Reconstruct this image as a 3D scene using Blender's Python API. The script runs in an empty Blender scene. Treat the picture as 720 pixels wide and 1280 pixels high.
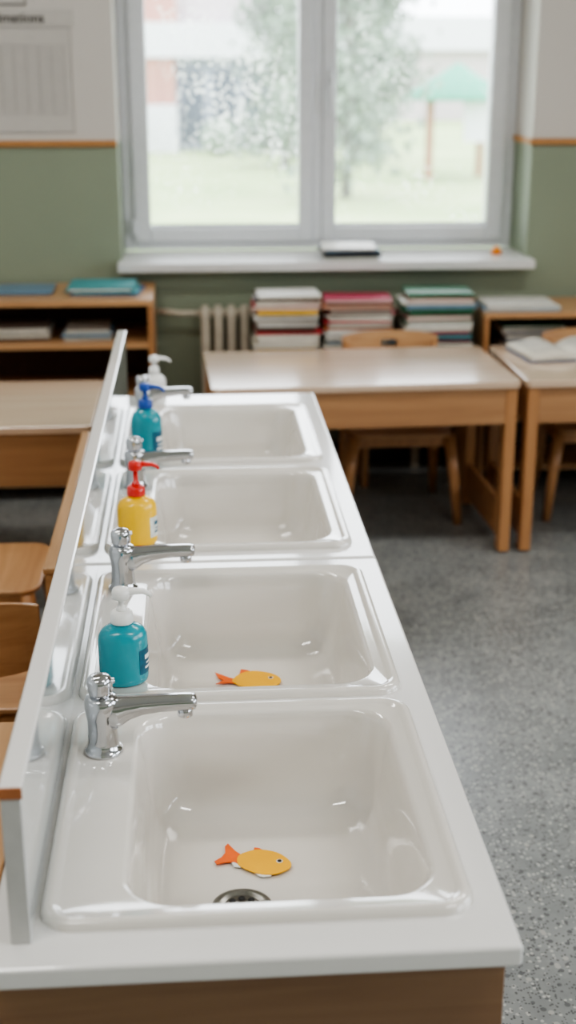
import bpy, bmesh, math, random
from mathutils import Vector, Euler, Matrix
random.seed(7)
COL=bpy.context.scene.collection

# ---------------------------------------------------------------- materials
def s2l(c):
    return tuple(((x/255)/12.92 if x/255<=0.04045 else ((x/255+0.055)/1.055)**2.4) for x in c)+(1.0,)
def new_mat(name):
    m=bpy.data.materials.new(name); m.use_nodes=True
    nt=m.node_tree; b=nt.nodes["Principled BSDF"]
    return m,nt,b
def simple(name,rgb,rough=0.5,metal=0.0,coat=0.0,var=0.06,scale=30,bump=0.0,spec=0.5):
    m,nt,b=new_mat(name)
    c=s2l(rgb)
    tc=nt.nodes.new("ShaderNodeTexCoord"); n=nt.nodes.new("ShaderNodeTexNoise")
    n.inputs["Scale"].default_value=scale; n.inputs["Detail"].default_value=3
    nt.links.new(tc.outputs["Object"],n.inputs["Vector"])
    r=nt.nodes.new("ShaderNodeValToRGB")
    r.color_ramp.elements[0].position=0.3; r.color_ramp.elements[1].position=0.7
    r.color_ramp.elements[0].color=tuple(x*(1-var) for x in c[:3])+(1,)
    r.color_ramp.elements[1].color=tuple(min(1,x*(1+var)) for x in c[:3])+(1,)
    nt.links.new(n.outputs["Fac"],r.inputs["Fac"]); nt.links.new(r.outputs["Color"],b.inputs["Base Color"])
    b.inputs["Roughness"].default_value=rough; b.inputs["Metallic"].default_value=metal
    b.inputs["Coat Weight"].default_value=coat; b.inputs["Coat Roughness"].default_value=0.06
    b.inputs["Specular IOR Level"].default_value=spec
    if bump>0:
        bp=nt.nodes.new("ShaderNodeBump"); bp.inputs["Strength"].default_value=bump; bp.inputs["Distance"].default_value=0.002
        nt.links.new(n.outputs["Fac"],bp.inputs["Height"]); nt.links.new(bp.outputs["Normal"],b.inputs["Normal"])
    return m
def wood(name,a,bc,axis=0,rough=0.35,coat=0.2,croug=0.2):
    m,nt,b=new_mat(name)
    tc=nt.nodes.new("ShaderNodeTexCoord"); mp=nt.nodes.new("ShaderNodeMapping")
    sc=[28,28,28]; sc[axis]=1.6; mp.inputs["Scale"].default_value=sc
    nt.links.new(tc.outputs["Object"],mp.inputs["Vector"])
    n=nt.nodes.new("ShaderNodeTexNoise"); n.inputs["Scale"].default_value=1.5; n.inputs["Detail"].default_value=6; n.inputs["Distortion"].default_value=0.6
    nt.links.new(mp.outputs["Vector"],n.inputs["Vector"])
    r=nt.nodes.new("ShaderNodeValToRGB"); r.color_ramp.elements[0].position=0.3; r.color_ramp.elements[1].position=0.72
    r.color_ramp.elements[0].color=s2l(a); r.color_ramp.elements[1].color=s2l(bc)
    nt.links.new(n.outputs["Fac"],r.inputs["Fac"]); nt.links.new(r.outputs["Color"],b.inputs["Base Color"])
    b.inputs["Roughness"].default_value=rough; b.inputs["Coat Weight"].default_value=coat; b.inputs["Coat Roughness"].default_value=croug
    return m

M={}
M["ceramic"]=simple("ceramic_white",(226,221,213),0.10,coat=0.9,var=0.01,scale=4)
M["slab"]=simple("counter_white_laminate",(233,231,228),0.16,coat=0.7,var=0.012,scale=3)
M["panel"]=simple("divider_gloss_white",(204,208,208),0.06,coat=0.9,var=0.02,scale=3)
M["panelend"]=simple("divider_end_grey",(196,195,192),0.4)
M["edgewood"]=simple("edge_band_brown",(176,112,72),0.45,var=0.1)
M["chrome"]=simple("chrome",(200,201,204),0.07,metal=1.0,var=0.03,scale=8)
M["drain"]=simple("drain_steel",(140,138,132),0.3,metal=1.0,var=0.2,scale=60)
M["black"]=simple("dark_gap",(22,22,22),0.6)
M["wood"]=wood("beech_wood_x",(190,142,98),(214,168,122),0)
M["woodz"]=wood("beech_wood_z",(174,122,80),(198,146,98),2)
M["woody"]=wood("beech_wood_y",(192,146,100),(214,170,124),1)
M["woodtop"]=wood("table_top_wood",(210,180,154),(224,198,172),0,rough=0.20,coat=1.0,croug=.12)
M["apron"]=wood("apron_wood",(168,122,84),(188,142,100),0,rough=0.4)
M["cabwood"]=wood("cabinet_wood",(142,108,82),(160,126,96),0,rough=0.5,coat=0.0)
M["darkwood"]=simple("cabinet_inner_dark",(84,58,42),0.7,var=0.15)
M["teal"]=simple("teal_plastic",(18,146,160),0.26,coat=0.4,var=0.03)
M["yellow"]=simple("yellow_plastic",(252,200,20),0.3,coat=0.3,var=0.03)
M["redp"]=simple("red_plastic",(214,36,28),0.3,coat=0.3)
M["bluep"]=simple("blue_plastic",(26,78,170),0.3,coat=0.3)
M["whitep"]=simple("white_plastic",(238,237,233),0.32,coat=0.2,var=0.02)
M["label"]=simple("label_teal_dark",(22,88,112),0.4,var=0.2,scale=120)
M["label2"]=simple("label_pale",(222,226,220),0.4,var=0.2,scale=90)
M["fish"]=simple("paper_orange_yellow",(255,184,4),0.55,var=0.08,scale=14)
M["fishred"]=simple("paper_orange_red",(240,104,20),0.55,var=0.1)
M["fishwhite"]=simple("paper_white",(236,236,232),0.6)
M["pvc"]=simple("pvc_window_white",(230,233,238),0.3,coat=0.2,var=0.02)
M["sill"]=simple("sill_white",(232,231,230),0.3,coat=0.3,var=0.02)
M["radiator"]=simple("radiator_cream",(206,198,182),0.4)
M["page"]=simple("paper_pages",(224,218,204),0.8,var=0.10,scale=200)
M["poster"]=simple("poster_paper",(206,202,197),0.7,var=0.02)
M["ink"]=simple("ink_dark",(60,58,58),0.7)
M["inkg"]=simple("ink_grey",(150,146,142),0.7)
M["ceil"]=simple("ceiling_white",(232,230,226),0.9)
M["baseb"]=simple("baseboard_dark",(44,42,40),0.5)
M["trim"]=simple("trim_ochre",(190,138,86),0.5)
M["orange"]=simple("orange_plastic",(240,140,30),0.4)
bookcols=[(226,224,218),(186,52,58),(40,84,134),(226,184,74),(232,230,224),(52,110,80),(146,54,86),(222,216,204),(112,142,164),(204,112,60),(44,48,56),(196,196,186),(176,40,78),(64,150,156),(84,66,56)]
BK=[simple("book_cover_%d"%i,c,0.45,var=0.08,scale=25) for i,c in enumerate(bookcols)]

def wallmat():
    m,nt,b=new_mat("wall_two_tone_paint")
    g=nt.nodes.new("ShaderNodeNewGeometry"); s=nt.nodes.new("ShaderNodeSeparateXYZ")
    nt.links.new(g.outputs["Position"],s.inputs[0])
    gt=nt.nodes.new("ShaderNodeMath"); gt.operation="GREATER_THAN"; gt.inputs[1].default_value=1.30
    nt.links.new(s.outputs["Z"],gt.inputs[0])
    n=nt.nodes.new("ShaderNodeTexNoise"); n.inputs["Scale"].default_value=3; n.inputs["Detail"].default_value=6
    nt.links.new(g.outputs["Position"],n.inputs["Vector"])
    def ramp(a,c):
        r=nt.nodes.new("ShaderNodeValToRGB"); r.color_ramp.elements[0].color=s2l(a); r.color_ramp.elements[1].color=s2l(c)
        nt.links.new(n.outputs["Fac"],r.inputs["Fac"]); return r
    r1=ramp((143,154,134),(152,163,142)); r2=ramp((214,209,203),(222,217,211))
    mx=nt.nodes.new("ShaderNodeMix"); mx.data_type="RGBA"
    nt.links.new(gt.outputs[0],mx.inputs[0]); nt.links.new(r1.outputs[0],mx.inputs[6]); nt.links.new(r2.outputs[0],mx.inputs[7])
    nt.links.new(mx.outputs[2],b.inputs["Base Color"]); b.inputs["Roughness"].default_value=0.55
    return m
M["wall"]=wallmat()
def floormat():
    m,nt,b=new_mat("terrazzo_floor")
    g=nt.nodes.new("ShaderNodeNewGeometry")
    base=nt.nodes.new("ShaderNodeTexNoise"); base.inputs["Scale"].default_value=7; base.inputs["Detail"].default_value=10; base.inputs["Roughness"].default_value=.65
    nt.links.new(g.outputs["Position"],base.inputs["Vector"])
    r0=nt.nodes.new("ShaderNodeValToRGB"); r0.color_ramp.elements[0].color=s2l((124,128,128)); r0.color_ramp.elements[1].color=s2l((156,159,157))
    r0.color_ramp.elements[0].position=.3; r0.color_ramp.elements[1].position=.7
    nt.links.new(base.outputs["Fac"],r0.inputs["Fac"])
    prev=r0.outputs[0]
    for sc,thr,col in ((66,0.30,(100,102,103)),(105,0.30,(190,190,186)),(170,0.34,(88,90,90)),(48,0.20,(176,175,170))):
        v=nt.nodes.new("ShaderNodeTexVoronoi"); v.inputs["Scale"].default_value=sc
        nt.links.new(g.outputs["Position"],v.inputs["Vector"])
        s=nt.nodes.new("ShaderNodeSeparateColor"); nt.links.new(v.outputs["Color"],s.inputs[0])
        a=nt.nodes.new("ShaderNodeMath"); a.operation="LESS_THAN"; a.inputs[1].default_value=thr+0.07
        nt.links.new(v.outputs["Distance"],a.inputs[0])
        c=nt.nodes.new("ShaderNodeMath"); c.operation="LESS_THAN"; c.inputs[1].default_value=thr
        nt.links.new(s.outputs[0],c.inputs[0])
        d=nt.nodes.new("ShaderNodeMath"); d.operation="MULTIPLY"; nt.links.new(a.outputs[0],d.inputs[0]); nt.links.new(c.outputs[0],d.inputs[1])
        mx=nt.nodes.new("ShaderNodeMix"); mx.data_type="RGBA"
        nt.links.new(d.outputs[0],mx.inputs[0]); nt.links.new(prev,mx.inputs[6]); mx.inputs[7].default_value=s2l(col)
        prev=mx.outputs[2]
    nt.links.new(prev,b.inputs["Base Color"])
    rr=nt.nodes.new("ShaderNodeMapRange"); rr.inputs["To Min"].default_value=0.22; rr.inputs["To Max"].default_value=0.40
    nt.links.new(base.outputs["Fac"],rr.inputs["Value"]); nt.links.new(rr.outputs[0],b.inputs["Roughness"])
    return m
M["floor"]=floormat()
def glassmat(drops=True):
    m=bpy.data.materials.new("window_glass_with_raindrops" if drops else "window_glass_clear"); m.use_nodes=True; nt=m.node_tree; nt.nodes.clear()
    out=nt.nodes.new("ShaderNodeOutputMaterial"); tr=nt.nodes.new("ShaderNodeBsdfTransparent"); gl=nt.nodes.new("ShaderNodeBsdfGlossy"); gl.inputs["Roughness"].default_value=0.02
    fr=nt.nodes.new("ShaderNodeFresnel"); fr.inputs[0].default_value=1.3
    m1=nt.nodes.new("ShaderNodeMixShader"); nt.links.new(fr.outputs[0],m1.inputs[0]); nt.links.new(tr.outputs[0],m1.inputs[1]); nt.links.new(gl.outputs[0],m1.inputs[2])
    if not drops:
        nt.links.new(m1.outputs[0],out.inputs[0]); return m
    g=nt.nodes.new("ShaderNodeNewGeometry"); v=nt.nodes.new("ShaderNodeTexVoronoi"); v.inputs["Scale"].default_value=55
    nt.links.new(g.outputs["Position"],v.inputs["Vector"])
    n=nt.nodes.new("ShaderNodeTexNoise"); n.inputs["Scale"].default_value=3.5; nt.links.new(g.outputs["Position"],n.inputs["Vector"])
    mr=nt.nodes.new("ShaderNodeMapRange"); mr.inputs["From Min"].default_value=.38; mr.inputs["From Max"].default_value=.7; mr.inputs["To Min"].default_value=0.0; mr.inputs["To Max"].default_value=.42
    nt.links.new(n.outputs["Fac"],mr.inputs["Value"])
    lt=nt.nodes.new("ShaderNodeMath"); lt.operation="LESS_THAN"; nt.links.new(v.outputs["Distance"],lt.inputs[0]); nt.links.new(mr.outputs[0],lt.inputs[1])
    mu=nt.nodes.new("ShaderNodeMath"); mu.operation="MULTIPLY_ADD"; mu.inputs[1].default_value=0.42; mu.inputs[2].default_value=0.03; nt.links.new(lt.outputs[0],mu.inputs[0])
    tl=nt.nodes.new("ShaderNodeBsdfTranslucent"); tl.inputs[0].default_value=(.95,.95,.95,1)
    m2=nt.nodes.new("ShaderNodeMixShader"); nt.links.new(mu.outputs[0],m2.inputs[0]); nt.links.new(m1.outputs[0],m2.inputs[1]); nt.links.new(tl.outputs[0],m2.inputs[2])
    nt.links.new(m2.outputs[0],out.inputs[0])
    return m
M["glass"]=glassmat(); M["glassclear"]=glassmat(False)

# ---------------------------------------------------------------- mesh helpers
def group(name,loc=(0,0,0),rz=0.0):
    e=bpy.data.objects.new(name,None); e.empty_display_size=0.05; COL.objects.link(e)
    e.location=loc; e.rotation_euler=(0,0,rz); return e
class MB:
    def __init__(s): s.v=[];s.f=[];s.mi=[];s.mats=[];s.sm=[]
    def mid(s,m):
        if m not in s.mats: s.mats.append(m)
        return s.mats.index(m)
    def add(s,vs,fs,m,mat=None,smooth=False):
        o=len(s.v)
        for p in vs:
            p=Vector(p)
            if mat is not None: p=mat@p
            s.v.append(p)
        k=s.mid(m)
        for f in fs:
            s.f.append([i+o for i in f]); s.mi.append(k); s.sm.append(smooth)
    def box(s,x0,x1,y0,y1,z0,z1,m,mat=None):
        vs=[(x0,y0,z0),(x1,y0,z0),(x1,y1,z0),(x0,y1,z0),(x0,y0,z1),(x1,y0,z1),(x1,y1,z1),(x0,y1,z1)]
        s.add(vs,[(0,3,2,1),(4,5,6,7),(0,1,5,4),(1,2,6,5),(2,3,7,6),(3,0,4,7)],m,mat)
    def rings(s,rs,m,mat=None,cap0=True,cap1=True,smooth=True):
        n=len(rs[0]); vs=[p for r in rs for p in r]; fs=[]
        for k in range(len(rs)-1):
            for i in range(n):
                j=(i+1)%n; fs.append((k*n+i,k*n+j,(k+1)*n+j,(k+1)*n+i))
        if cap0: fs.append(tuple(reversed(range(n))))
        if cap1: fs.append(tuple((len(rs)-1)*n+i for i in range(n)))
        s.add(vs,fs,m,mat,smooth)
    def lathe(s,prof,m,c=(0,0,0),n=32,sx=1,sy=1,mat=None):
        rs=[[(c[0]+r*sx*math.cos(2*math.pi*i/n),c[1]+r*sy*math.sin(2*math.pi*i/n),c[2]+z) for i in range(n)] for r,z in prof]
        s.rings(rs,m,mat)
    def sweep(s,pts,m,mat=None,n=16):
        rs=[]
        for k,(p,w,h) in enumerate(pts):
            a=Vector(pts[max(0,k-1)][0]); b=Vector(pts[min(len(pts)-1,k+1)][0]); t=(b-a).normalized()
            up=Vector((0,0,1)) if abs(t.z)<0.9 else Vector((1,0,0))
            sd=t.cross(up).normalized(); u=sd.cross(t).normalized()
            r=[]
            for i in range(n):
                an=2*math.pi*i/n; c=math.cos(an); q=math.sin(an)
                r.append(Vector(p)+sd*w*math.copysign(abs(c)**0.75,c)+u*h*math.copysign(abs(q)**0.75,q))
            rs.append(r)
        s.rings(rs,m,mat)
    def build(s,name,parent=None,bevel=0,seg=2,autos=False):
        me=bpy.data.meshes.new(name); me.from_pydata([tuple(p) for p in s.v],[],s.f)
        for m in s.mats: me.materials.append(m)
        for p,k,sm in zip(me.polygons,s.mi,s.sm): p.material_index=k; p.use_smooth=sm
        me.validate(); me.update()
        bm=bmesh.new(); bm.from_mesh(me); bmesh.ops.recalc_face_normals(bm,faces=bm.faces); bm.to_mesh(me); bm.free()
        o=bpy.data.objects.new(name,me); COL.objects.link(o)
        if parent: o.parent=parent
        if bevel>0:
            b=o.modifiers.new("bevel","BEVEL"); b.width=bevel; b.segments=seg; b.limit_method="ANGLE"; b.angle_limit=math.radians(50)
        return o
def box(name,x0,x1,y0,y1,z0,z1,m,parent=None,bevel=0.0,seg=2):
    b=MB(); b.box(x0,x1,y0,y1,z0,z1,m); return b.build(name,parent,bevel,seg)
def rr(x0,x1,y0,y1,r,n=10,z=0):
    pts=[]
    r=min(r,(x1-x0)/2-1e-4,(y1-y0)/2-1e-4)
    for cx,cy,a0 in ((x1-r,y1-r,0),(x0+r,y1-r,90),(x0+r,y0+r,180),(x1-r,y0+r,270)):
        for i in range(n+1):
            a=math.radians(a0+90*i/n); pts.append((cx+r*math.cos(a),cy+r*math.sin(a),z))
    return pts
def apply_mods(o):
    dg=bpy.context.evaluated_depsgraph_get(); me=bpy.data.meshes.new_from_object(o.evaluated_get(dg)); o.modifiers.clear(); o.data=me

# ---------------------------------------------------------------- room shell
WY=5.30
box("floor",-3,4,-2.2,5.3,-0.1,0,M["floor"])
box("ceiling",-3,4,-2.2,5.3,3.0,3.1,M["ceil"])
w=MB(); OX0,OX1,OZ0,OZ1=-0.28,1.343,0.853,2.45
w.box(-3,OX0,WY,5.75,0,3.0,M["wall"]); w.box(OX1,4,WY,5.75,0,3.0,M["wall"])
w.box(OX0,OX1,WY,5.75,0,0.815,M["wall"]); w.box(OX0,OX1,WY,5.75,OZ1,3.0,M["wall"])
w.build("wall_far")
box("wall_left",-3.15,-3,-2.2,5.3,0,3.0,M["wall"])
box("wall_back",-3,4,-2.35,-2.2,0,3.0,M["wall"])
RW=[(-1.6,0.4),(0.9,2.9)]
w=MB()
w.box(4,4.3,-2.2,5.3,0,0.85,M["wall"]); w.box(4,4.3,-2.2,5.3,2.5,3.0,M["wall"])
for a,b_ in ((-2.2,-1.6),(0.4,0.9),(2.9,5.3)): w.box(4,4.3,a,b_,0.85,2.5,M["wall"])
w.build("wall_right")
box("baseboard_far",-3,4,5.28,5.30,0,0.09,M["baseb"])
t=MB(); t.box(-3,OX0,5.285,5.30,1.288,1.312,M["trim"]); t.build("trim_1",bevel=0.003)
t=MB(); t.box(OX1-0.012,4,5.285,5.30,1.288,1.312,M["trim"]); t.box(OX1-0.012,OX1,5.30,5.575,1.288,1.312,M["trim"]); t.build("trim_2",bevel=0.003)

# far window
g=group("window_1",((OX0+OX1)/2,5.6,OZ0)); gx=-(OX0+OX1)/2
def wb(name,x0,x1,y0,y1,z0,z1,m=M["pvc"],bv=0.006): return box(name,x0+gx,x1+gx,y0-5.6,y1-5.6,z0-OZ0,z1-OZ0,m,g,bv)
wb("frame_left",OX0,-0.235,5.58,5.67,OZ0,OZ1); wb("frame_right",1.298,OX1,5.58,5.67,OZ0,OZ1)
wb("frame_bottom",-0.235,1.298,5.58,5.67,OZ0,0.888); wb("frame_top",-0.235,1.298,5.58,5.67,OZ1-0.045,OZ1)
for nm,a,b_,ga,gb in (("left",-0.235,0.500,-0.168,0.443),("right",0.540,1.298,0.596,1.230)):
    wb("sash_%s_a"%nm,a,ga,5.56,5.65,0.888,OZ1-0.045); wb("sash_%s_b"%nm,gb,b_,5.56,5.65,0.888,OZ1-0.045)
    wb("sash_%s_bottom"%nm,ga,gb,5.56,5.65,0.888,0.946); wb("sash_%s_top"%nm,ga,gb,5.56,5.65,OZ1-0.11,OZ1-0.045)
    wb("glazing_bead_%s"%nm,ga,gb,5.60,5.612,0.946,0.958)
    q=MB(); q.box(ga+gx,gb+gx,0.02,0.022,0.946-OZ0,OZ1-0.11-OZ0,M["glass"]); q.build("glass_%s"%nm,g)
wb("center_post",0.500,0.540,5.57,5.67,0.888,OZ1-0.045)
wb("handle_plate",0.560,0.585,5.548,5.56,1.50,1.57,M["pvc"],0.003); wb("handle_lever",0.565,0.580,5.515,5.53,1.40,1.54,M["pvc"],0.005); wb("handle_neck",0.566,0.579,5.53,5.55,1.52,1.54,M["pvc"],0.002)
wb("hinge",-0.245,-0.225,5.55,5.575,0.92,0.98,M["pvc"],0.004)
box("window_sill",-0.292,1.358,5.195,5.579,0.817,0.853,M["sill"],None,0.006,3)
for k,(a,b_) in enumerate(RW):
    gg=group("window_%d"%(k+2),(4.15,(a+b_)/2,0.85)); L=(b_-a)/2
    for nm,y0,y1,z0,z1 in (("frame_a",-L,-L+.07,0,1.65),("frame_b",L-.07,L,0,1.65),("frame_c",-L+.07,L-.07,0,.07),("frame_d",-L+.07,L-.07,1.58,1.65),("mullion",-.06,.06,.07,1.58)):
        box(nm,-.04,.04,y0,y1,z0,z1,M["pvc"],gg,0.005)
    box("glass",-.003,.003,-L+.07,L-.07,.07,1.58,M["glassclear"],gg)

# ---------------------------------------------------------------- washbasin counter
C=group("washbasin_counter",(0.05,1.2,0)); 
IC=Matrix.Translation((-0.05,-1.2,0))
def cbuild(mb,name,bevel=0,seg=2):
    mb.v=[IC@p for p in mb.v]; return mb.build(name,C,bevel,seg)
CX0,CX1=-0.245,0.346
S=[(1.255,1.785),(1.808,2.345),(2.452,2.992),(3.050,3.605)]
ZT=0.68
for k,(y0,y1,sk) in enumerate(((1.195,2.397,S[:2]),(2.4022,3.760,S[2:]))):
    b=MB(); b.box(CX0,CX1,y0,y1,0.652,ZT,M["slab"]); o=cbuild(b,"countertop_%d"%(k+1))
    cut=[]
    for (a,c) in sk:
        q=MB(); q.rings([rr(-0.165,0.28,a+.022,c-.018,.05,8,z) for z in (0.6,0.75)],M["slab"]); qo=cbuild(q,"cut"); cut.append(qo)
        m=o.modifiers.new("b","BOOLEAN"); m.object=qo; m.operation="DIFFERENCE"; m.solver="EXACT"
    bv=o.modifiers.new("bv","BEVEL"); bv.width=0.007; bv.segments=4; bv.limit_method="ANGLE"; bv.angle_limit=math.radians(50)
    bpy.context.view_layer.update(); apply_mods(o)
    for qo in cut: bpy.data.objects.remove(qo)
DEP=0.150
for k,(a,c) in enumerate(S):
    b=MB(); RX0,RX1=-0.190,0.308
    ix0,ix1,iy0,iy1=-0.098,0.272,a+.036,c-.024
    rs=[]
    def R(x0,x1,y0,y1,r,z): rs.append(rr(x0,x1,y0,y1,r,12,z))
    for d,z in ((0,ZT-.001),(0.0005,ZT+.005),(0.003,ZT+.0095),(0.008,ZT+.0120),(0.013,ZT+.0112),(0.018,ZT+.0080),(0.0215,ZT+.0060)):
        fy=0.9 if d>0.01 else 1.0
        R(RX0+d,RX1-d,a+d*fy,c-d*fy,0.040-d*0.5,z)
    for d,z,r in ((-0.003,ZT+.0058,.062),(0.0,ZT+.0045,.062),(0.003,ZT+.001,.062),(0.0055,ZT-.006,.061),(0.009,ZT-.025,.060),(0.014,ZT-.058,.060),(0.019,ZT-.090,.060),(0.025,ZT-.115,.060),(0.034,ZT-.133,.058),(0.048,ZT-.1445,.054),(0.068,ZT-.149,.048),(0.10,ZT-DEP,.04)):
        R(ix0+d,ix1-d,iy0+d,iy1-d,r,z)
    b.rings(rs,M["ceramic"],cap0=False); o=cbuild(b,"basin_%d"%(k+1))
    q=MB(); dx,dy=0.046,a+.240
    z=ZT-DEP
    q.lathe([(0.0,z+.001),(0.041,z+.001),(0.041,z+.0035),(0.037,z+.005),(0.030,z+.0035),(0.028,z+.002)],M["drain"],(dx,dy,0),32)
    for i in range(8):
        an=i*math.pi/4; q.lathe([(0.0045,z+.0022),(0.0045,z+.0048),(0.001,z+.0049)],M["black"],(dx+.018*math.cos(an),dy+.018*math.sin(an),0),10)
    q.lathe([(0.026,z+.002),(0.025,z+.0042),(0.001,z+.0042)],M["drain"],(dx,dy,0),28)
    q.lathe([(0.005,z+.004),(0.005,z+.006),(0.001,z+.0065)],M["chrome"],(dx,dy,0),16)
    cbuild(q,"drain_%d"%(k+1))
# divider
DX0,DX1=-0.2165,-0.1945; DY0=1.237
b=MB(); b.box(DX0,DX1,DY0+.006,3.735,ZT-.001,0.868,M["panel"]); cbuild(b,"divider_panel",0.002)
b=MB(); b.box(DX0-.002,DX1+.002,DY0+.0025,3.740,0.8685,0.876,M["slab"]); cbuild(b,"divider_cap",0.003,3)
b=MB(); b.box(DX0-.002,DX1+.002,DY0,DY0+.0022,0.862,0.876,M["edgewood"]); cbuild(b,"divider_cap_end",0.001)
b=MB(); b.box(DX0,DX1,DY0+.001,DY0+.0058,ZT,0.8615,M["panelend"]); cbuild(b,"divider_end",0.001)
# cabinet
b=MB(); b.box(-0.235,0.336,1.232,1.250,0.06,0.652,M["cabwood"]); cbuild(b,"cabinet_near_side",0.001)
b=MB(); b.box(-0.235,0.336,3.715,3.733,0.06,0.652,M["cabwood"]); cbuild(b,"cabinet_far_side",0.001)
b=MB(); b.box(-0.235,-0.217,1.25,3.715,0.06,0.652,M["cabwood"]); cbuild(b,"cabinet_back",0.001)
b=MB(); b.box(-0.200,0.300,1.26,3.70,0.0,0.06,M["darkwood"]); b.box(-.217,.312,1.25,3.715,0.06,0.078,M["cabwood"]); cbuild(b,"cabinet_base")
for i in range(6):
    y0=1.25+i*(2.465/6); b=MB(); b.box(0.318,0.336,y0+.002,y0+2.465/6-.002,0.08,0.645,M["cabwood"]); cbuild(b,"cabinet_door_%d"%(i+1),0.002)
    b=MB(); b.lathe([(0.004,0),(0.004,.012),(0.011,.014),(0.012,.022),(0.008,.026)],M["chrome"],(0,0,0),16,mat=Matrix.Translation((0.336,y0+(.05 if i%2 else .36),0.5))@Matrix.Rotation(math.radians(90),4,'Y')); cbuild(b,"cabinet_knob_%d"%(i+1))

# ---------------------------------------------------------------- taps
def tap(x,y,z,rz=0):
    g=group("basin_tap",(x,y,z),rz); b=MB(); c=M["chrome"]
    b.lathe([(0.020,0),(0.0270,0),(0.0275,0.003),(0.0255,0.006),(0.0230,0.008),(0.0215,0.018),(0.0205,0.035),(0.0205,0.048),(0.022,0.057),(0.0235,0.066),(0.0235,0.078),(0.021,0.084),(0.017,0.086),(0.010,0.087)],c,n=40)
    b.build("body",g)
    b=MB(); b.sweep([((0.000,0,0.054),0.010,0.010),((0.010,0,0.058),0.020,0.024),((0.022,0,0.062),0.019,0.021),((0.035,0,0.066),0.0165,0.0165),((0.055,0,0.0695),0.0150,0.0130),((0.08,0,0.0715),0.0142,0.0115),((0.11,0,0.0725),0.0138,0.0110),((0.124,0,0.0725),0.0135,0.0108),((0.1295,0,0.0725),0.0125,0.0095),((0.132,0,0.0725),0.007,0.005)],c,n=24)
    b.lathe([(0.0095,0.051),(0.0108,0.052),(0.0108,0.066),(0.004,0.067)],c,(0.115,0,0),24)
    b.build("spout",g)
    b=MB(); Mx=Matrix.Translation((0,0,0.085))@Matrix.Rotation(math.radians(-5),4,'Y')
    b.lathe([(0.012,0),(0.0135,0.002),(0.0165,0.005),(0.0175,0.009),(0.0175,0.022),(0.0165,0.027),(0.013,0.0305),(0.006,0.032)],c,n=36,mat=Mx)
    b.sweep([((0.006,0,0.020),0.006,0.004),((0.016,0,0.021),0.006,0.004),((0.0215,0,0.0215),0.0045,0.003)],c,mat=Mx)
    b.build("lever_cap",g)
    return g
for y in (1.655,2.255,2.870,3.480): tap(-0.140,y,ZT+.0062)

# ---------------------------------------------------------------- soap bottles
def bottle(name,x,y,z,H,rad,bodym,pumpm,rz=0,bh=0.62,sy=0.8,lab=None,collar=None):
    g=group(name,(x,y,z),rz); B=H*bh
    b=MB(); b.lathe([(rad*.86,0),(rad*.97,.003),(rad,.010),(rad,B*.72),(rad*.97,B*.82),(rad*.85,B*.91),(rad*.62,B*.97),(rad*.40,B),(rad*.38,B+.004)],bodym,n=40,sy=sy); b.build("bottle_body",g)
    b=MB(); cm=collar or pumpm
    b.lathe([(rad*.44,B+.002),(rad*.47,B+.004),(rad*.44,B+.018),(rad*.34,B+.022),(rad*.30,B+.022)],cm,n=28)
    hz=H-.012
    b.lathe([(rad*.22,B+.020),(rad*.20,B+.028),(.0045,B+.030),(.0045,hz-.004)],pumpm,n=20)
    b.build("pump_collar",g)
    b=MB(); b.lathe([(.008,hz-.008),(.0135,hz-.005),(.014,hz+.004),(.012,hz+.010),(.006,hz+.012)],pumpm,n=24)
    b.sweep([((0.002,0,hz+.003),.008,.006),((.018,0,hz+.004),.0062,.0052),((.034,0,hz+.002),.0048,.0042),((.043,0,hz-.003),.0040,.0036),((.046,0,hz-.008),.0035,.003)],pumpm)
    b.build("pump_head",g)
    if lab:
        b=MB(); n=14; a0,a1=math.radians(-58),math.radians(25); r2=rad*1.012
        vs=[];fs=[]
        for i in range(n+1):
            a=a0+(a1-a0)*i/n
            for zz in (B*.18,B*.60): vs.append((r2*math.cos(a),r2*sy*math.sin(a),zz))
        for i in range(n): fs.append((2*i,2*i+2,2*i+3,2*i+1))
        b.add(vs,fs,lab,smooth=True)
        r3=rad*1.02
        for z0_,z1_,c0,c1 in ((.26,.30,3,10),(.34,.37,4,12),(.42,.50,3,9)):
            vs=[];fs=[]
            for i in range(c0,c1+1):
                a=a0+(a1-a0)*i/n
                for zz in (B*z0_,B*z1_): vs.append((r3*math.cos(a),r3*sy*math.sin(a),zz))
            for i in range(c1-c0): fs.append((2*i,2*i+2,2*i+3,2*i+1))
            b.add(vs,fs,M["whitep"] if lab is M["label"] else M["label"],smooth=True)
        o=b.build("label",g)
    return g
ZD=ZT+.006
bottle("soap_pump_bottle",-0.121,1.877,ZD,0.156,0.0385,M["teal"],M["whitep"],math.radians(12),lab=M["label"])
bottle("soap_pump_bottle",-0.122,2.497,ZD,0.172,0.0395,M["yellow"],M["redp"],math.radians(12),lab=M["label2"],bh=.58)
bottle("soap_pump_bottle",-0.119,3.050,ZT+.012,0.192,0.0370,M["teal"],M["bluep"],math.radians(-10),lab=M["label"],bh=.68)
bottle("soap_pump_bottle",-0.115,3.650,ZT+.001,0.140,0.032,M["whitep"],M["whitep"],math.radians(5))

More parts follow.
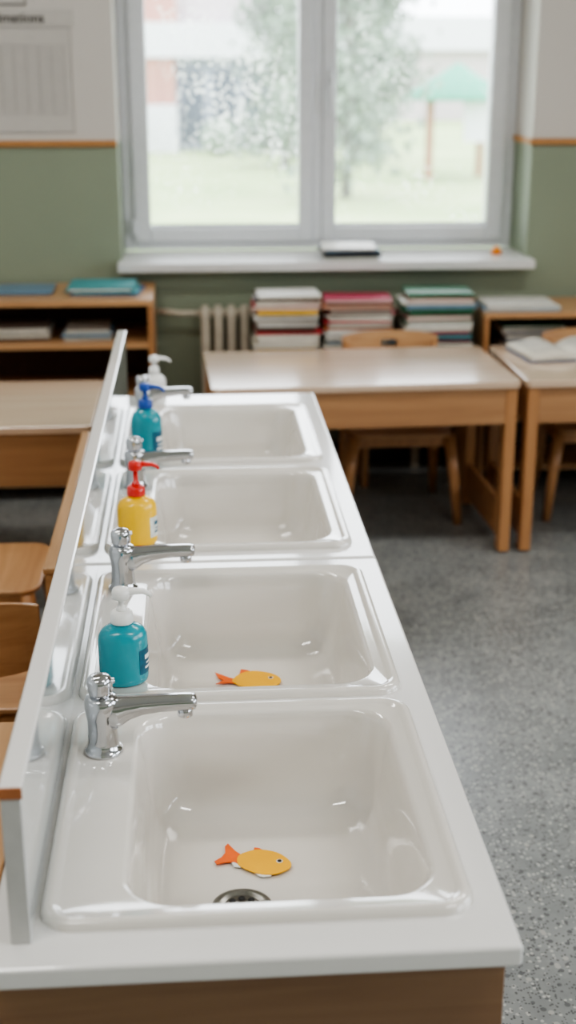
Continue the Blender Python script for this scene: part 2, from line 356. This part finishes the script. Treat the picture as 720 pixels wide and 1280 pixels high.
# ---------------------------------------------------------------- paper fish
def fish(x,y,z,sx,sy,body,tail,dors,fins,eye,rz=0,tilt=0.0):
    g=group("paper_fish",(x,y,z),rz); g.rotation_euler=(tilt,0,rz)
    def poly(name,pts,m,z0,th=0.0012):
        top=[(p[0]*sx,-p[1]*sy,z0+th) for p in pts]; bot=[(p[0]*sx,-p[1]*sy,z0) for p in pts]
        b=MB(); b.rings([bot,top],m,smooth=False); return b.build(name,g)
    poly("body",body,M["fish"],0.001); poly("tail",tail,M["fishred"],0.0004); poly("dorsal_fin",dors,M["fishred"],0.0003)
    for i,f_ in enumerate(fins): poly("fin_%d"%(i+1),f_,M["fishwhite"],-0.0002)
    b=MB(); b.lathe([(.0048,.0020),(.0046,.0025),(.0005,.0026)],M["fishwhite"],(eye[0]*sx,-eye[1]*sy,0),14)
    b.lathe([(.0033,.0025),(.0031,.0031),(.0005,.0032)],M["black"],(eye[0]*sx,-eye[1]*sy,0),14); b.build("eye",g)
def smooth_closed(pts,k=5):
    out=[];n=len(pts)
    for i in range(n):
        p0,p1,p2,p3=[pts[(i+j-1)%n] for j in range(4)]
        for s in range(k):
            t=s/k
            out.append(tuple(0.5*((2*p1[d])+(-p0[d]+p2[d])*t+(2*p0[d]-5*p1[d]+4*p2[d]-p3[d])*t*t+(-p0[d]+3*p1[d]-3*p2[d]+p3[d])*t**3) for d in (0,1)))
    return out
fish(0.064,1.600,ZT-DEP+.003,0.00113,0.0018,
 smooth_closed([(-17,-6),(-5,-12),(12,-14),(32,-9),(45,1),(48,9),(42,15),(26,20),(6,18),(-10,11),(-18,4)]),
 [(-10,-6),(-20,-14),(-29,-25),(-33,-21),(-33,-12),(-38,-6),(-47,-1),(-44,3),(-33,1),(-22,1),(-14,6)],
 [(2,-11),(4,-18),(10,-17),(18,-12),(10,-8)],
 [[(-26,0),(-16,2),(-14,8),(-23,7)],[(2,15),(20,16),(22,21),(12,22),(6,20)]],(34,3))
fish(0.085,2.178,ZT-DEP+.003,0.00146,0.0034,
 smooth_closed([(-20,0),(-8,-7),(8,-9),(26,-6),(37,-1),(39,5),(30,10),(8,12),(-10,9),(-20,4)]),
 [(-16,0),(-24,-2),(-42,-9),(-38,-2),(-32,1),(-42,5),(-26,4),(-16,5)],
 [(-12,-5),(-9,-12),(-2,-11),(6,-8),(0,-5)],
 [[(2,8),(14,9),(12,14),(2,13)]],(27,0))

# ---------------------------------------------------------------- tables
def table(x,y,rz,w=1.02,d=0.58,h=0.605,apron=0.135,name="school_desk"):
    g=group(name,(x,y,0),rz)
    b=MB(); b.rings([rr(-w/2,w/2,-d/2,d/2,.018,5,z) for z in (h-.024,h)],M["woodtop"],smooth=False); b.build("tabletop",g,0.004,3)
    b=MB(); b.box(-w/2+.03,w/2-.03,-d/2+.012,-d/2+.030,h-.024-apron+.012,h-.0245,M["apron"]); b.build("front_apron",g,0.002)
    b=MB(); b.box(-w/2+.03,w/2-.03,d/2-.030,d/2-.012,h-.11,h-.0245,M["apron"]); b.build("rear_apron",g,0.002)
    for s,nm in ((-1,"left"),(1,"right")):
        xo=s*(w/2-.028)
        for yy,k in ((-d/2+.008,"front"),(d/2-.058,"rear")):
            b=MB(); b.box(xo-.019,xo+.019,yy,yy+.055,0.006,h-.0245,M["woodz"]); b.build("leg_%s_%s"%(nm,k),g,0.004)
        b=MB(); b.box(xo-.009,xo+.009,-d/2+.063,d/2-.058,h-.16,h-.0245,M["woodz"]); b.box(xo-.009,xo+.009,-d/2+.063,d/2-.058,0.04,0.17,M["woodz"]); b.build("side_rail_%s"%nm,g,0.002)
        for yy in (-d/2+.034,d/2-.032):
            b=MB(); b.lathe([(.012,0),(.014,.002),(.014,.006)],M["baseb"],(xo,yy,0),16); b.build("foot_glide",g)
    return g
table(0.548,4.440,math.radians(2.2),w=1.02)
table(1.600,4.465,math.radians(0.4),w=1.03)
table(-0.815,4.000,0,w=1.03,apron=.17)

# ---------------------------------------------------------------- chairs
def chair(x,y,rz,sh=0.34,bh=0.635,w=0.37,name="school_chair",brh=.15):
    g=group(name,(x,y,0),rz); W=w/2
    b=MB(); rs=[]
    for z,ins in ((sh-.014,.004),(sh-.010,0),(sh-.002,0),(sh,.004)): rs.append(rr(-W+ins,W-ins,-.18+ins,.17-ins,.055,8,z))
    b.rings(rs,M["wood"],smooth=False); b.build("seat",g)
    b=MB(); n=24; z0,z1=bh-brh,bh; th=.011
    def P(u,v,o):
        xx=(u-.5)*w*.98; zz=z0+(z1-z0)*v
        zz-= (0.016*(abs(2*u-1)**4))*(1 if v>.5 else -1)
        yy=.18+.03*(1-(2*u-1)**2)+o+.02*v
        return (xx,yy,zz)
    vl=[0,.15,.60,.78,1.0]; us=[i/n for i in range(n+1)]
    idx={};vs=[];fs=[]
    for o in (0,1):
        for i,u in enumerate(us):
            for j,v in enumerate(vl): idx[(o,i,j)]=len(vs); vs.append(P(u,v,o*th))
    h0,h1=10,14
    hole=lambda i,j: j==2 and h0<=i<h1
    for i in range(n):
        for j in range(len(vl)-1):
            if hole(i,j): continue
            fs.append((idx[0,i,j],idx[0,i+1,j],idx[0,i+1,j+1],idx[0,i,j+1])); fs.append((idx[1,i,j],idx[1,i,j+1],idx[1,i+1,j+1],idx[1,i+1,j]))
    def side(a,b_): fs.append((idx[(0,)+a],idx[(0,)+b_],idx[(1,)+b_],idx[(1,)+a]))
    L=len(vl)-1
    for i in range(n): side((i,0),(i+1,0)); side((i,L),(i+1,L))
    for j in range(L): side((0,j),(0,j+1)); side((n,j),(n,j+1))
    for i in range(h0,h1): side((i,2),(i+1,2)); side((i,3),(i+1,3))
    side((h0,2),(h0,3)); side((h1,2),(h1,3))
    b.add(vs,fs,M["wood"]); b.build("backrest",g,0.002)
    for s in (-1,1):
        b=MB(); b.sweep([((s*(W+.022),-.185,0),.013,.015),((s*(W+.004),-.165,.18),.016,.019),((s*(W-.014),-.15,sh-.015),.018,.022)],M["woodz"]); b.build("leg_front",g)
        b=MB(); b.sweep([((s*(W-.002),.20,0),.013,.015),((s*(W-.012),.160,.17),.016,.020),((s*(W-.018),.150,sh),.016,.021),((s*(W-.020),.164,.46),.013,.017),((s*(W-.022),.180,bh-.03),.011,.012)],M["woodz"]); b.build("leg_rear",g)
        b=MB(); b.box(s*(W-.014)-.009,s*(W-.014)+.009,-.14,.15,sh-.055,sh-.0145,M["woodz"]); b.build("side_rail",g,.003)
    b=MB(); b.box(-W+.02,W-.02,-.15,-.132,sh-.055,sh-.0145,M["woodz"]); b.build("front_rail",g,.003)
    b=MB(); b.box(-W+.02,W-.02,.14,.158,sh-.055,sh-.0145,M["woodz"]); b.build("back_rail",g,.003)
    return g
chair(0.735,4.675,0)
chair(1.490,4.675,math.radians(-3))
chair(-0.585,3.290,math.radians(90),w=.36)
chair(-0.505,2.640,math.radians(180),w=.38,bh=.60,brh=.17)
chair(-0.540,2.205,math.radians(184),w=.38,bh=.56)
g=group("low_wooden_partition",(-0.305,3.05,0))
b=MB(); b.box(-.010,.010,-.52,.52,.10,.612,M["woody"]); b.build("panel_board",g,.002)
b=MB(); b.box(-.013,.013,-.525,.525,.612,.625,M["woody"]); b.build("panel_top_edge",g,.003)
for yy in (-.42,.42):
    b=MB(); b.box(-.04,.04,yy-.02,yy+.02,0,.0995,M["woodz"]); b.build("panel_foot",g,.003)
g=group("low_wooden_cabinet",(-0.50,1.55,0))
b=MB(); b.box(-.235,.235,-.36,.36,.582,.604,M["woody"]); b.build("top_board",g,.003)
b=MB(); b.box(-.225,.225,-.35,.35,.05,.5815,M["woodz"]); b.build("carcass",g,.002)
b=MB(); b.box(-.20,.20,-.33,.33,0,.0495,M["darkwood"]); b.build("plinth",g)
for s in (0,1):
    b=MB(); b.box(-.222+s*.223,-.002+s*.223,-.366,-.3505,.07,.57,M["apron"]); b.build("door_leaf",g,.002)

# ---------------------------------------------------------------- books
def addbook(mb,cx,cy,z,w,d,h,rot,cov,spine):
    Mx=Matrix.Translation((cx,cy,z))@Matrix.Rotation(rot+(0 if spine else math.pi),4,'Z')
    t=min(.0016,h*.16)
    mb.box(-w/2,w/2,-d/2,d/2,0,t,cov,Mx); mb.box(-w/2,w/2,-d/2,d/2,h-t,h,cov,Mx)
    mb.box(-w/2+.003,w/2-.003,-d/2+.002,d/2-.004,t,h-t,M["page"],Mx)
    mb.box(-w/2,w/2,-d/2,-d/2+.002,t,h-t,cov,Mx)
def stack(name,cx,cy,z,w,d,H,cols,top,hmin=.006,hmax=.022,rot=.05,sp=.6,jit=.008):
    mb=MB(); zz=0
    while zz<H-.010:
        h=min(random.uniform(hmin,hmax),H-zz)
        last=zz+h>=H-.010
        cov=BK[top] if last else BK[random.choice(cols)]
        ww=w*random.uniform(.86,1.0); dd=d*random.uniform(.88,1.0)
        addbook(mb,random.uniform(-jit,jit),random.uniform(-.006,.006),zz,ww,dd,h,random.uniform(-rot,rot),cov,random.random()<sp)
        zz+=h+.0003
    o=mb.build(name); o.location=(cx,cy,z); return o
g=group("low_book_shelf",(0.66,5.045,0))
b=MB(); b.box(-.47,.42,-.11,.11,.375,.397,M["wood"]); b.build("shelf_board",g,.002)
for xx in (-.44,.0,.39):
    b=MB(); b.box(xx-.012,xx+.012,-.10,.10,0,.3745,M["woodz"]); b.build("shelf_leg",g,.002)
stack("book_stack",0.353,5.045,.3975,.262,.190,.365,[0,4,7,2,3,9,14,0,3,8,1,10,7,11],0,hmin=.008,hmax=.022)
stack("book_stack",0.627,5.045,.3975,.268,.190,.350,[0,4,7,11,4,7,8,14,1,7,9],12,hmin=.005,hmax=.013,jit=.012)
stack("book_stack",0.935,5.045,.3975,.282,.190,.370,[5,12,6,5,13,0,10,7,5,4,10,8],5,hmin=.007,hmax=.02)
stack("book_stack",0.628,5.335,.8535,.238,.21,.058,[14,8,10,11,8,7],4,hmin=.006,hmax=.011,rot=.08,sp=.8)
stack("magazine_pile",-0.335,5.05,.7715,.265,.22,.040,[13,8,2,0,13],13,hmin=.004,hmax=.007,rot=.16,jit=.015)
stack("magazine_pile",-0.66,5.07,.7715,.26,.20,.024,[10,8,7],8,hmin=.004,hmax=.006)
stack("magazine_pile",1.265,5.06,.6915,.30,.22,.034,[10,0,8,14],10,hmin=.006,hmax=.01)
stack("magazine_pile",-0.655,5.02,.6105,.26,.22,.075,[14,7,11,7,8],14,hmin=.006,hmax=.014)
stack("magazine_pile",-0.40,5.02,.6105,.19,.22,.045,[7,11,8],7,hmin=.006,hmax=.012)
# open book
mb=MB(); n=14; BW=.185; BD=.125
for s in (-1,1):
    vs=[];fs=[]
    def zf(u): return .006+.034*math.sin(min(1,u*1.4)*math.pi*.75)*(1-u*.35)
    for i in range(n+1):
        u=i/n; xx=s*u*BW
        for yy in (-BD,BD): vs.append((xx,yy,zf(u))); vs.append((xx,yy,.002))
    for i in range(n):
        a=4*i; c=4*(i+1); fs+= [(a,a+2,c+2,c),(a+1,c+1,c+3,a+3),(a,c,c+1,a+1),(a+2,a+3,c+3,c+2)]
    fs+=[(4*n,4*n+2,4*n+3,4*n+1)]
    mb.add(vs,fs,M["page"],smooth=True)
    for r_ in range(9):
        y0=.092-r_*.021
        for i in range(2,12):
            u0,u1=i/n,(i+1)/n
            mb.add([(s*u0*BW,y0,zf(u0)+.0006),(s*u1*BW,y0,zf(u1)+.0006),(s*u1*BW,y0+.005,zf(u1)+.0006),(s*u0*BW,y0+.005,zf(u0)+.0006)],[(0,1,2,3)],M["inkg"])
mb.box(-BW-.006,BW+.006,-BD-.004,BD+.004,0,.0018,BK[2])
o=mb.build("open_book"); o.location=(1.335,4.590,.6055); o.rotation_euler=(0,0,.12)

# ---------------------------------------------------------------- bookcases
def bookcase(name,x0,x1,y0,y1,h,shelves):
    g=group(name,((x0+x1)/2,(y0+y1)/2,0)); W=(x1-x0)/2; D=(y1-y0)/2
    b=MB(); b.box(-W,W,-D,D,h-.022,h,M["wood"]); b.build("top_board",g,.002)
    for s,nm in ((-1,"side_left"),(1,"side_right")):
        b=MB(); xs=sorted((s*W,s*(W-.02))); b.box(xs[0],xs[1],-D,D,0,h-.0225,M["woodz"]); b.build(nm,g,.002)
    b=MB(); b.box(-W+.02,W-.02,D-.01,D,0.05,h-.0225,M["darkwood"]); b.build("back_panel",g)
    for z in shelves:
        b=MB(); b.box(-W+.0205,W-.0205,-D+.005,D-.0105,z-.02,z,M["wood"]); b.build("shelf",g,.002)
    return g
bookcase("bookcase",-1.60,-0.150,4.85,5.275,.771,[.610,.40,.08])
bookcase("bookcase",1.105,2.30,4.93,5.275,.691,[.50,.28,.08])
stack("shelved_books",1.32,5.08,.5005,.26,.17,.13,[0,5,10,2,14,7],5)

# ---------------------------------------------------------------- radiator
g=group("radiator",(0.50,5.215,0.20)); 
for i in range(18):
    x=-.455+i*.052; b=MB()
    for yy in (-.035,.035):
        b.sweep([((x,yy,.02),.012,.016),((x,yy,.06),.018,.018),((x,yy,.44),.018,.018),((x,yy,.48),.012,.016)],M["radiator"],n=12)
    b.box(x-.016,x+.016,-.045,.045,.03,.09,M["radiator"]); b.box(x-.016,x+.016,-.045,.045,.41,.475,M["radiator"])
    b.box(x-.027,x+.027,-.016,.016,.44,.47,M["radiator"]); b.box(x-.027,x+.027,-.016,.016,.03,.06,M["radiator"])
    b.build("rib_%d"%(i+1),g,.006)
b=MB(); b.sweep([((-.48,0,.455),.011,.011),((-.56,0,.455),.011,.011),((-.58,.01,.457),.011,.011),((-.645,.02,.462),.011,.011)],M["radiator"],n=12); b.build("supply_pipe",g)
for xx in (-.40,.40):
    b=MB(); b.box(xx-.015,xx+.015,-.02,.02,-.20,.03,M["radiator"]); b.build("radiator_foot",g,.003)

b=MB(); b.lathe([(.016,0),(.022,.004),(.022,.016),(.015,.022),(.011,.030),(.004,.034)],M["orange"],n=20); o=b.build("orange_bottle_cap"); o.location=(1.235,5.36,.8535)

# ---------------------------------------------------------------- posters
g=group("wall_poster",(-0.70,5.298,1.53))
b=MB(); b.box(-.262,.262,-.003,0,-.190,.188,M["poster"]); b.build("sheet",g)
b=MB()
x0,x1,z0,z1=-.235,.235,-.12,.125
for i in range(15):
    z=z0+(z1-z0)*i/14; b.box(x0,x1,-.0042,-.0031,z-.0008,z+.0008,M["inkg"])
for i in range(11):
    x=x0+(x1-x0)*i/10; b.box(x-.0008,x+.0008,-.0042,-.0031,z0,z1,M["inkg"])
b.box(-.262,.262,-.0042,-.0031,.186,.188,M["inkg"]); b.box(.260,.262,-.0042,-.0031,-.19,.186,M["inkg"]); b.box(-.262,.26,-.0042,-.0031,-.19,-.188,M["inkg"])
b.build("table_grid",g)
def text(name,s,x,y,z,size,m,parent,align="RIGHT"):
    c=bpy.data.curves.new(name,"FONT"); c.body=s; c.size=size; c.extrude=.0006; c.align_x=align; c.offset=size*.015
    o=bpy.data.objects.new(name,c); COL.objects.link(o); o.location=(x,y,z); o.rotation_euler=(math.pi/2,0,0); c.materials.append(m)
    dg=bpy.context.evaluated_depsgraph_get(); me=bpy.data.meshes.new_from_object(o.evaluated_get(dg)); 
    ob=bpy.data.objects.new(name,me); COL.objects.link(ob); ob.location=(x,y,z); ob.rotation_euler=(math.pi/2,0,0)
    bpy.data.objects.remove(o); ob.parent=parent; 
    if not me.materials: me.materials.append(m)
    return ob
g=group("poster_heading",(-0.525,5.298,1.735))
b=MB(); b.box(-.40,.10,-.002,0,-.012,.045,M["poster"]); b.build("strip",g)
text("heading_text","estimations",-.005,-.0035,0,.050,M["ink"],g)
g=group("wall_notice",(-0.72,5.298,1.93))
b=MB(); b.box(-.15,.125,-.003,0,-.135,.15,M["poster"]); b.box(-.15,.125,-.004,-.003,-.135,-.130,M["ink"]); b.box(.121,.125,-.004,-.003,-.130,.15,M["ink"]); b.build("sheet",g)

# ---------------------------------------------------------------- outside
GZ=-1.3
def grass():
    m,nt,b=new_mat("lawn_pale_green")
    g=nt.nodes.new("ShaderNodeNewGeometry"); n=nt.nodes.new("ShaderNodeTexNoise"); n.inputs["Scale"].default_value=.35; n.inputs["Detail"].default_value=8
    nt.links.new(g.outputs["Position"],n.inputs["Vector"]); r=nt.nodes.new("ShaderNodeValToRGB")
    r.color_ramp.elements[0].color=s2l((134,158,102)); r.color_ramp.elements[1].color=s2l((164,180,130)); r.color_ramp.elements[0].position=.35; r.color_ramp.elements[1].position=.65
    nt.links.new(n.outputs["Fac"],r.inputs["Fac"]); nt.links.new(r.outputs[0],b.inputs["Base Color"]); b.inputs["Roughness"].default_value=.9; return m
M["grass"]=grass()
M["render"]=simple("house_render_grey",(128,134,150),.8,var=.2,scale=1); M["snow"]=simple("white_fascia",(212,214,220),.7)
M["upper"]=simple("house_upper_render",(182,172,174),.8,var=.05,scale=1)
def brick():
    m,nt,b=new_mat("brick_wall"); t=nt.nodes.new("ShaderNodeTexBrick"); t.inputs["Scale"].default_value=4; t.inputs["Color1"].default_value=s2l((164,112,98)); t.inputs["Color2"].default_value=s2l((178,126,110)); t.inputs["Mortar"].default_value=s2l((180,170,162))
    g=nt.nodes.new("ShaderNodeTexCoord"); nt.links.new(g.outputs["Object"],t.inputs["Vector"]); nt.links.new(t.outputs[0],b.inputs["Base Color"]); b.inputs["Roughness"].default_value=.9; return m
M["brick"]=brick(); M["bark"]=simple("bark",(120,116,112),.9,var=.3,scale=6); M["leaf"]=simple("foliage_grey_green",(124,140,126),.8,var=.4,scale=2); M["umb"]=simple("canopy_green",(60,150,124),.7)
M["outwood"]=simple("pergola_wood",(160,116,90),.8); M["shadewin"]=simple("house_window_dark",(66,74,92),.3)
box("lawn",-60,80,5.9,120,GZ-.2,GZ,M["grass"])
g=group("neighbour_house",(0,47,GZ+.005))
box("wing_wall",-9,3.9,0,8,0,3.0,M["render"],g); box("fascia",-9.3,4.2,-.5,8,3.0,4.1,M["snow"],g); box("upper_wall",-9,3.0,1,8,4.1,6.5,M["upper"],g)
box("brick_pier",-1.75,-.45,-.35,0,1.0,3.0,M["brick"],g); box("brick_pier_upper",-1.75,-.35,.6,1,4.1,6.4,M["brick"],g); box("white_box",-1.5,-.4,-1.2,-.4,0,1.5,M["snow"],g)
for i in range(4): box("house_window",-.2+i*1.05,.5+i*1.05,-.05,-0.001,.3,2.6,M["shadewin"],g)
g=group("distant_house",(14,70,GZ+.005)); box("house_wall",-9,9,0,6,0,3.4,M["upper"],g); box("roof_band",-9.5,9.5,-.5,6,3.4,5.0,M["snow"],g)
def tree(x,y,H,R,seed,n=1500,name="garden_tree",low=.06):
    random.seed(seed); g=group(name,(x,y,GZ+.02))
    b=MB(); tips=[]
    b.sweep([((0,0,0),.13,.13),((.05,0,H*.3),.11,.11),((0,.05,H*.6),.07,.07),((.05,0,H*.95),.03,.03)],M["bark"],n=8)
    for i in range(46):
        z=H*random.uniform(low,.9); a=random.uniform(0,2*math.pi); r=R*random.uniform(.5,1)*(1-.35*z/H)
        e=(r*math.cos(a),r*math.sin(a),z+random.uniform(.2,1.0)); m_=(e[0]*.5,e[1]*.5,(z+e[2])/2+.1)
        b.sweep([((0,0,z),.05,.05),(m_,.03,.03),(e,.01,.01)],M["bark"],n=5); tips.append((m_,e))
    b.build("trunk_and_branches",g)
    vs=[];fs=[]
    for i in range(n):
        m_,e=random.choice(tips); t=random.uniform(-.4,1.1); p=Vector(m_).lerp(Vector(e),t)+Vector([random.gauss(0,.32) for _ in range(3)])
        p.z=max(p.z,.3)
        s=random.uniform(.06,.16); R_=Euler([random.uniform(0,6) for _ in range(3)]).to_matrix(); o=len(vs)
        for q in ((-s,0,0),(0,-s*.6,0),(s,0,0),(0,s*.6,0)): vs.append(p+R_@Vector(q))
        fs.append((o,o+1,o+2,o+3))
    b=MB(); b.add(vs,fs,M["leaf"]); b.build("leaves",g)
tree(3.45,30,6.8,1.9,3,6000); tree(2.7,39,5.6,1.7,9,3200); tree(5.0,41.5,6.0,1.7,5,3200)
random.seed(5)
for i,(x,y,r) in enumerate(((.9,44.0,.55),(-2.6,44.5,.7))):
    bm=bmesh.new(); bmesh.ops.create_icosphere(bm,subdivisions=4,radius=r)
    for v in bm.verts: v.co*=1+random.uniform(-.09,.09)
    me=bpy.data.meshes.new("garden_shrub"); bm.to_mesh(me); bm.free(); me.materials.append(M["leaf"]); o=bpy.data.objects.new("garden_shrub",me); COL.objects.link(o); o.location=(x,y,GZ+r*1.1)
g=group("garden_pavilion",(6.85,35,GZ+.005))
b=MB(); b.lathe([(1.4,1.95),(1.4,2.05),(.6,2.5),(.04,2.85)],M["umb"],n=8); b.build("canopy_roof",g)
for xx,yy in ((-.75,-.5),(.75,-.5),(-.6,.6),(.75,.6)): box("post",xx-.08,xx+.08,yy-.08,yy+.08,0,2.1,M["outwood"],g)
box("board",.05,.66,-.75,-.7,.95,1.95,M["snow"],g)

# ---------------------------------------------------------------- lights
W=bpy.data.worlds.new("overcast_sky"); bpy.context.scene.world=W; W.use_nodes=True; nt=W.node_tree; bg=nt.nodes["Background"]
tc=nt.nodes.new("ShaderNodeTexCoord"); sp=nt.nodes.new("ShaderNodeSeparateXYZ"); rp=nt.nodes.new("ShaderNodeValToRGB")
nt.links.new(tc.outputs["Generated"],sp.inputs[0]); nt.links.new(sp.outputs["Z"],rp.inputs["Fac"]); nt.links.new(rp.outputs[0],bg.inputs["Color"])
rp.color_ramp.elements[0].color=(.84,.89,.96,1); rp.color_ramp.elements[1].color=(.92,.97,1.0,1)
bg.inputs["Strength"].default_value=5.2
def area(name,loc,rot,sx,sy,power,col=(1,1,1),portal=False):
    l=bpy.data.lights.new(name,"AREA"); l.shape="RECTANGLE"; l.size=sx; l.size_y=sy; l.energy=power; l.color=col
    if portal: l.cycles.is_portal=True
    o=bpy.data.objects.new(name,l); COL.objects.link(o); o.location=loc; o.rotation_euler=rot; return o
area("window_portal",(.53,5.70,1.65),(math.radians(-90),0,0),1.6,1.6,1,portal=True)
for k,(a,b_) in enumerate(RW): area("window_portal",(4.25,(a+b_)/2,1.68),(0,math.radians(90),0),1.65,2.0,1,portal=True)
M["diff"]=simple("fill_lamp_diffuser",(240,240,236),.5)
for i,(x,y) in enumerate(((-1.0,0.6),(1.6,0.6),(-1.0,3.2),(1.6,3.2))):  # unseen overhead fixtures, added as soft fill to brighten the interior
    g=group("added_fill_lamp",(x,y,2.90)); box("housing",-.62,.62,-.16,.16,.02,.0995,M["pvc"],g,.004); box("diffuser",-.60,.60,-.14,.14,0.0,.0195,M["diff"],g)
    o=area("fill_light",(0,0,-.02),(0,0,0),1.2,.28,14,(1,.97,.93)); o.parent=g

# ---------------------------------------------------------------- camera
cam=bpy.data.cameras.new("camera"); co=bpy.data.objects.new("camera",cam); COL.objects.link(co)
co.location=(0,0,1.6); co.rotation_euler=(math.radians(71.13),0,math.radians(-4.1))
cam.sensor_fit="VERTICAL"; cam.sensor_height=36; cam.lens=36*1650/1280; cam.clip_end=400
cam.dof.use_dof=True; cam.dof.focus_distance=2.05; cam.dof.aperture_fstop=2.9
bpy.context.scene.camera=co
sc=bpy.context.scene
sc.view_settings.view_transform="AgX"; sc.view_settings.look="AgX - Medium High Contrast"; sc.view_settings.exposure=0.65
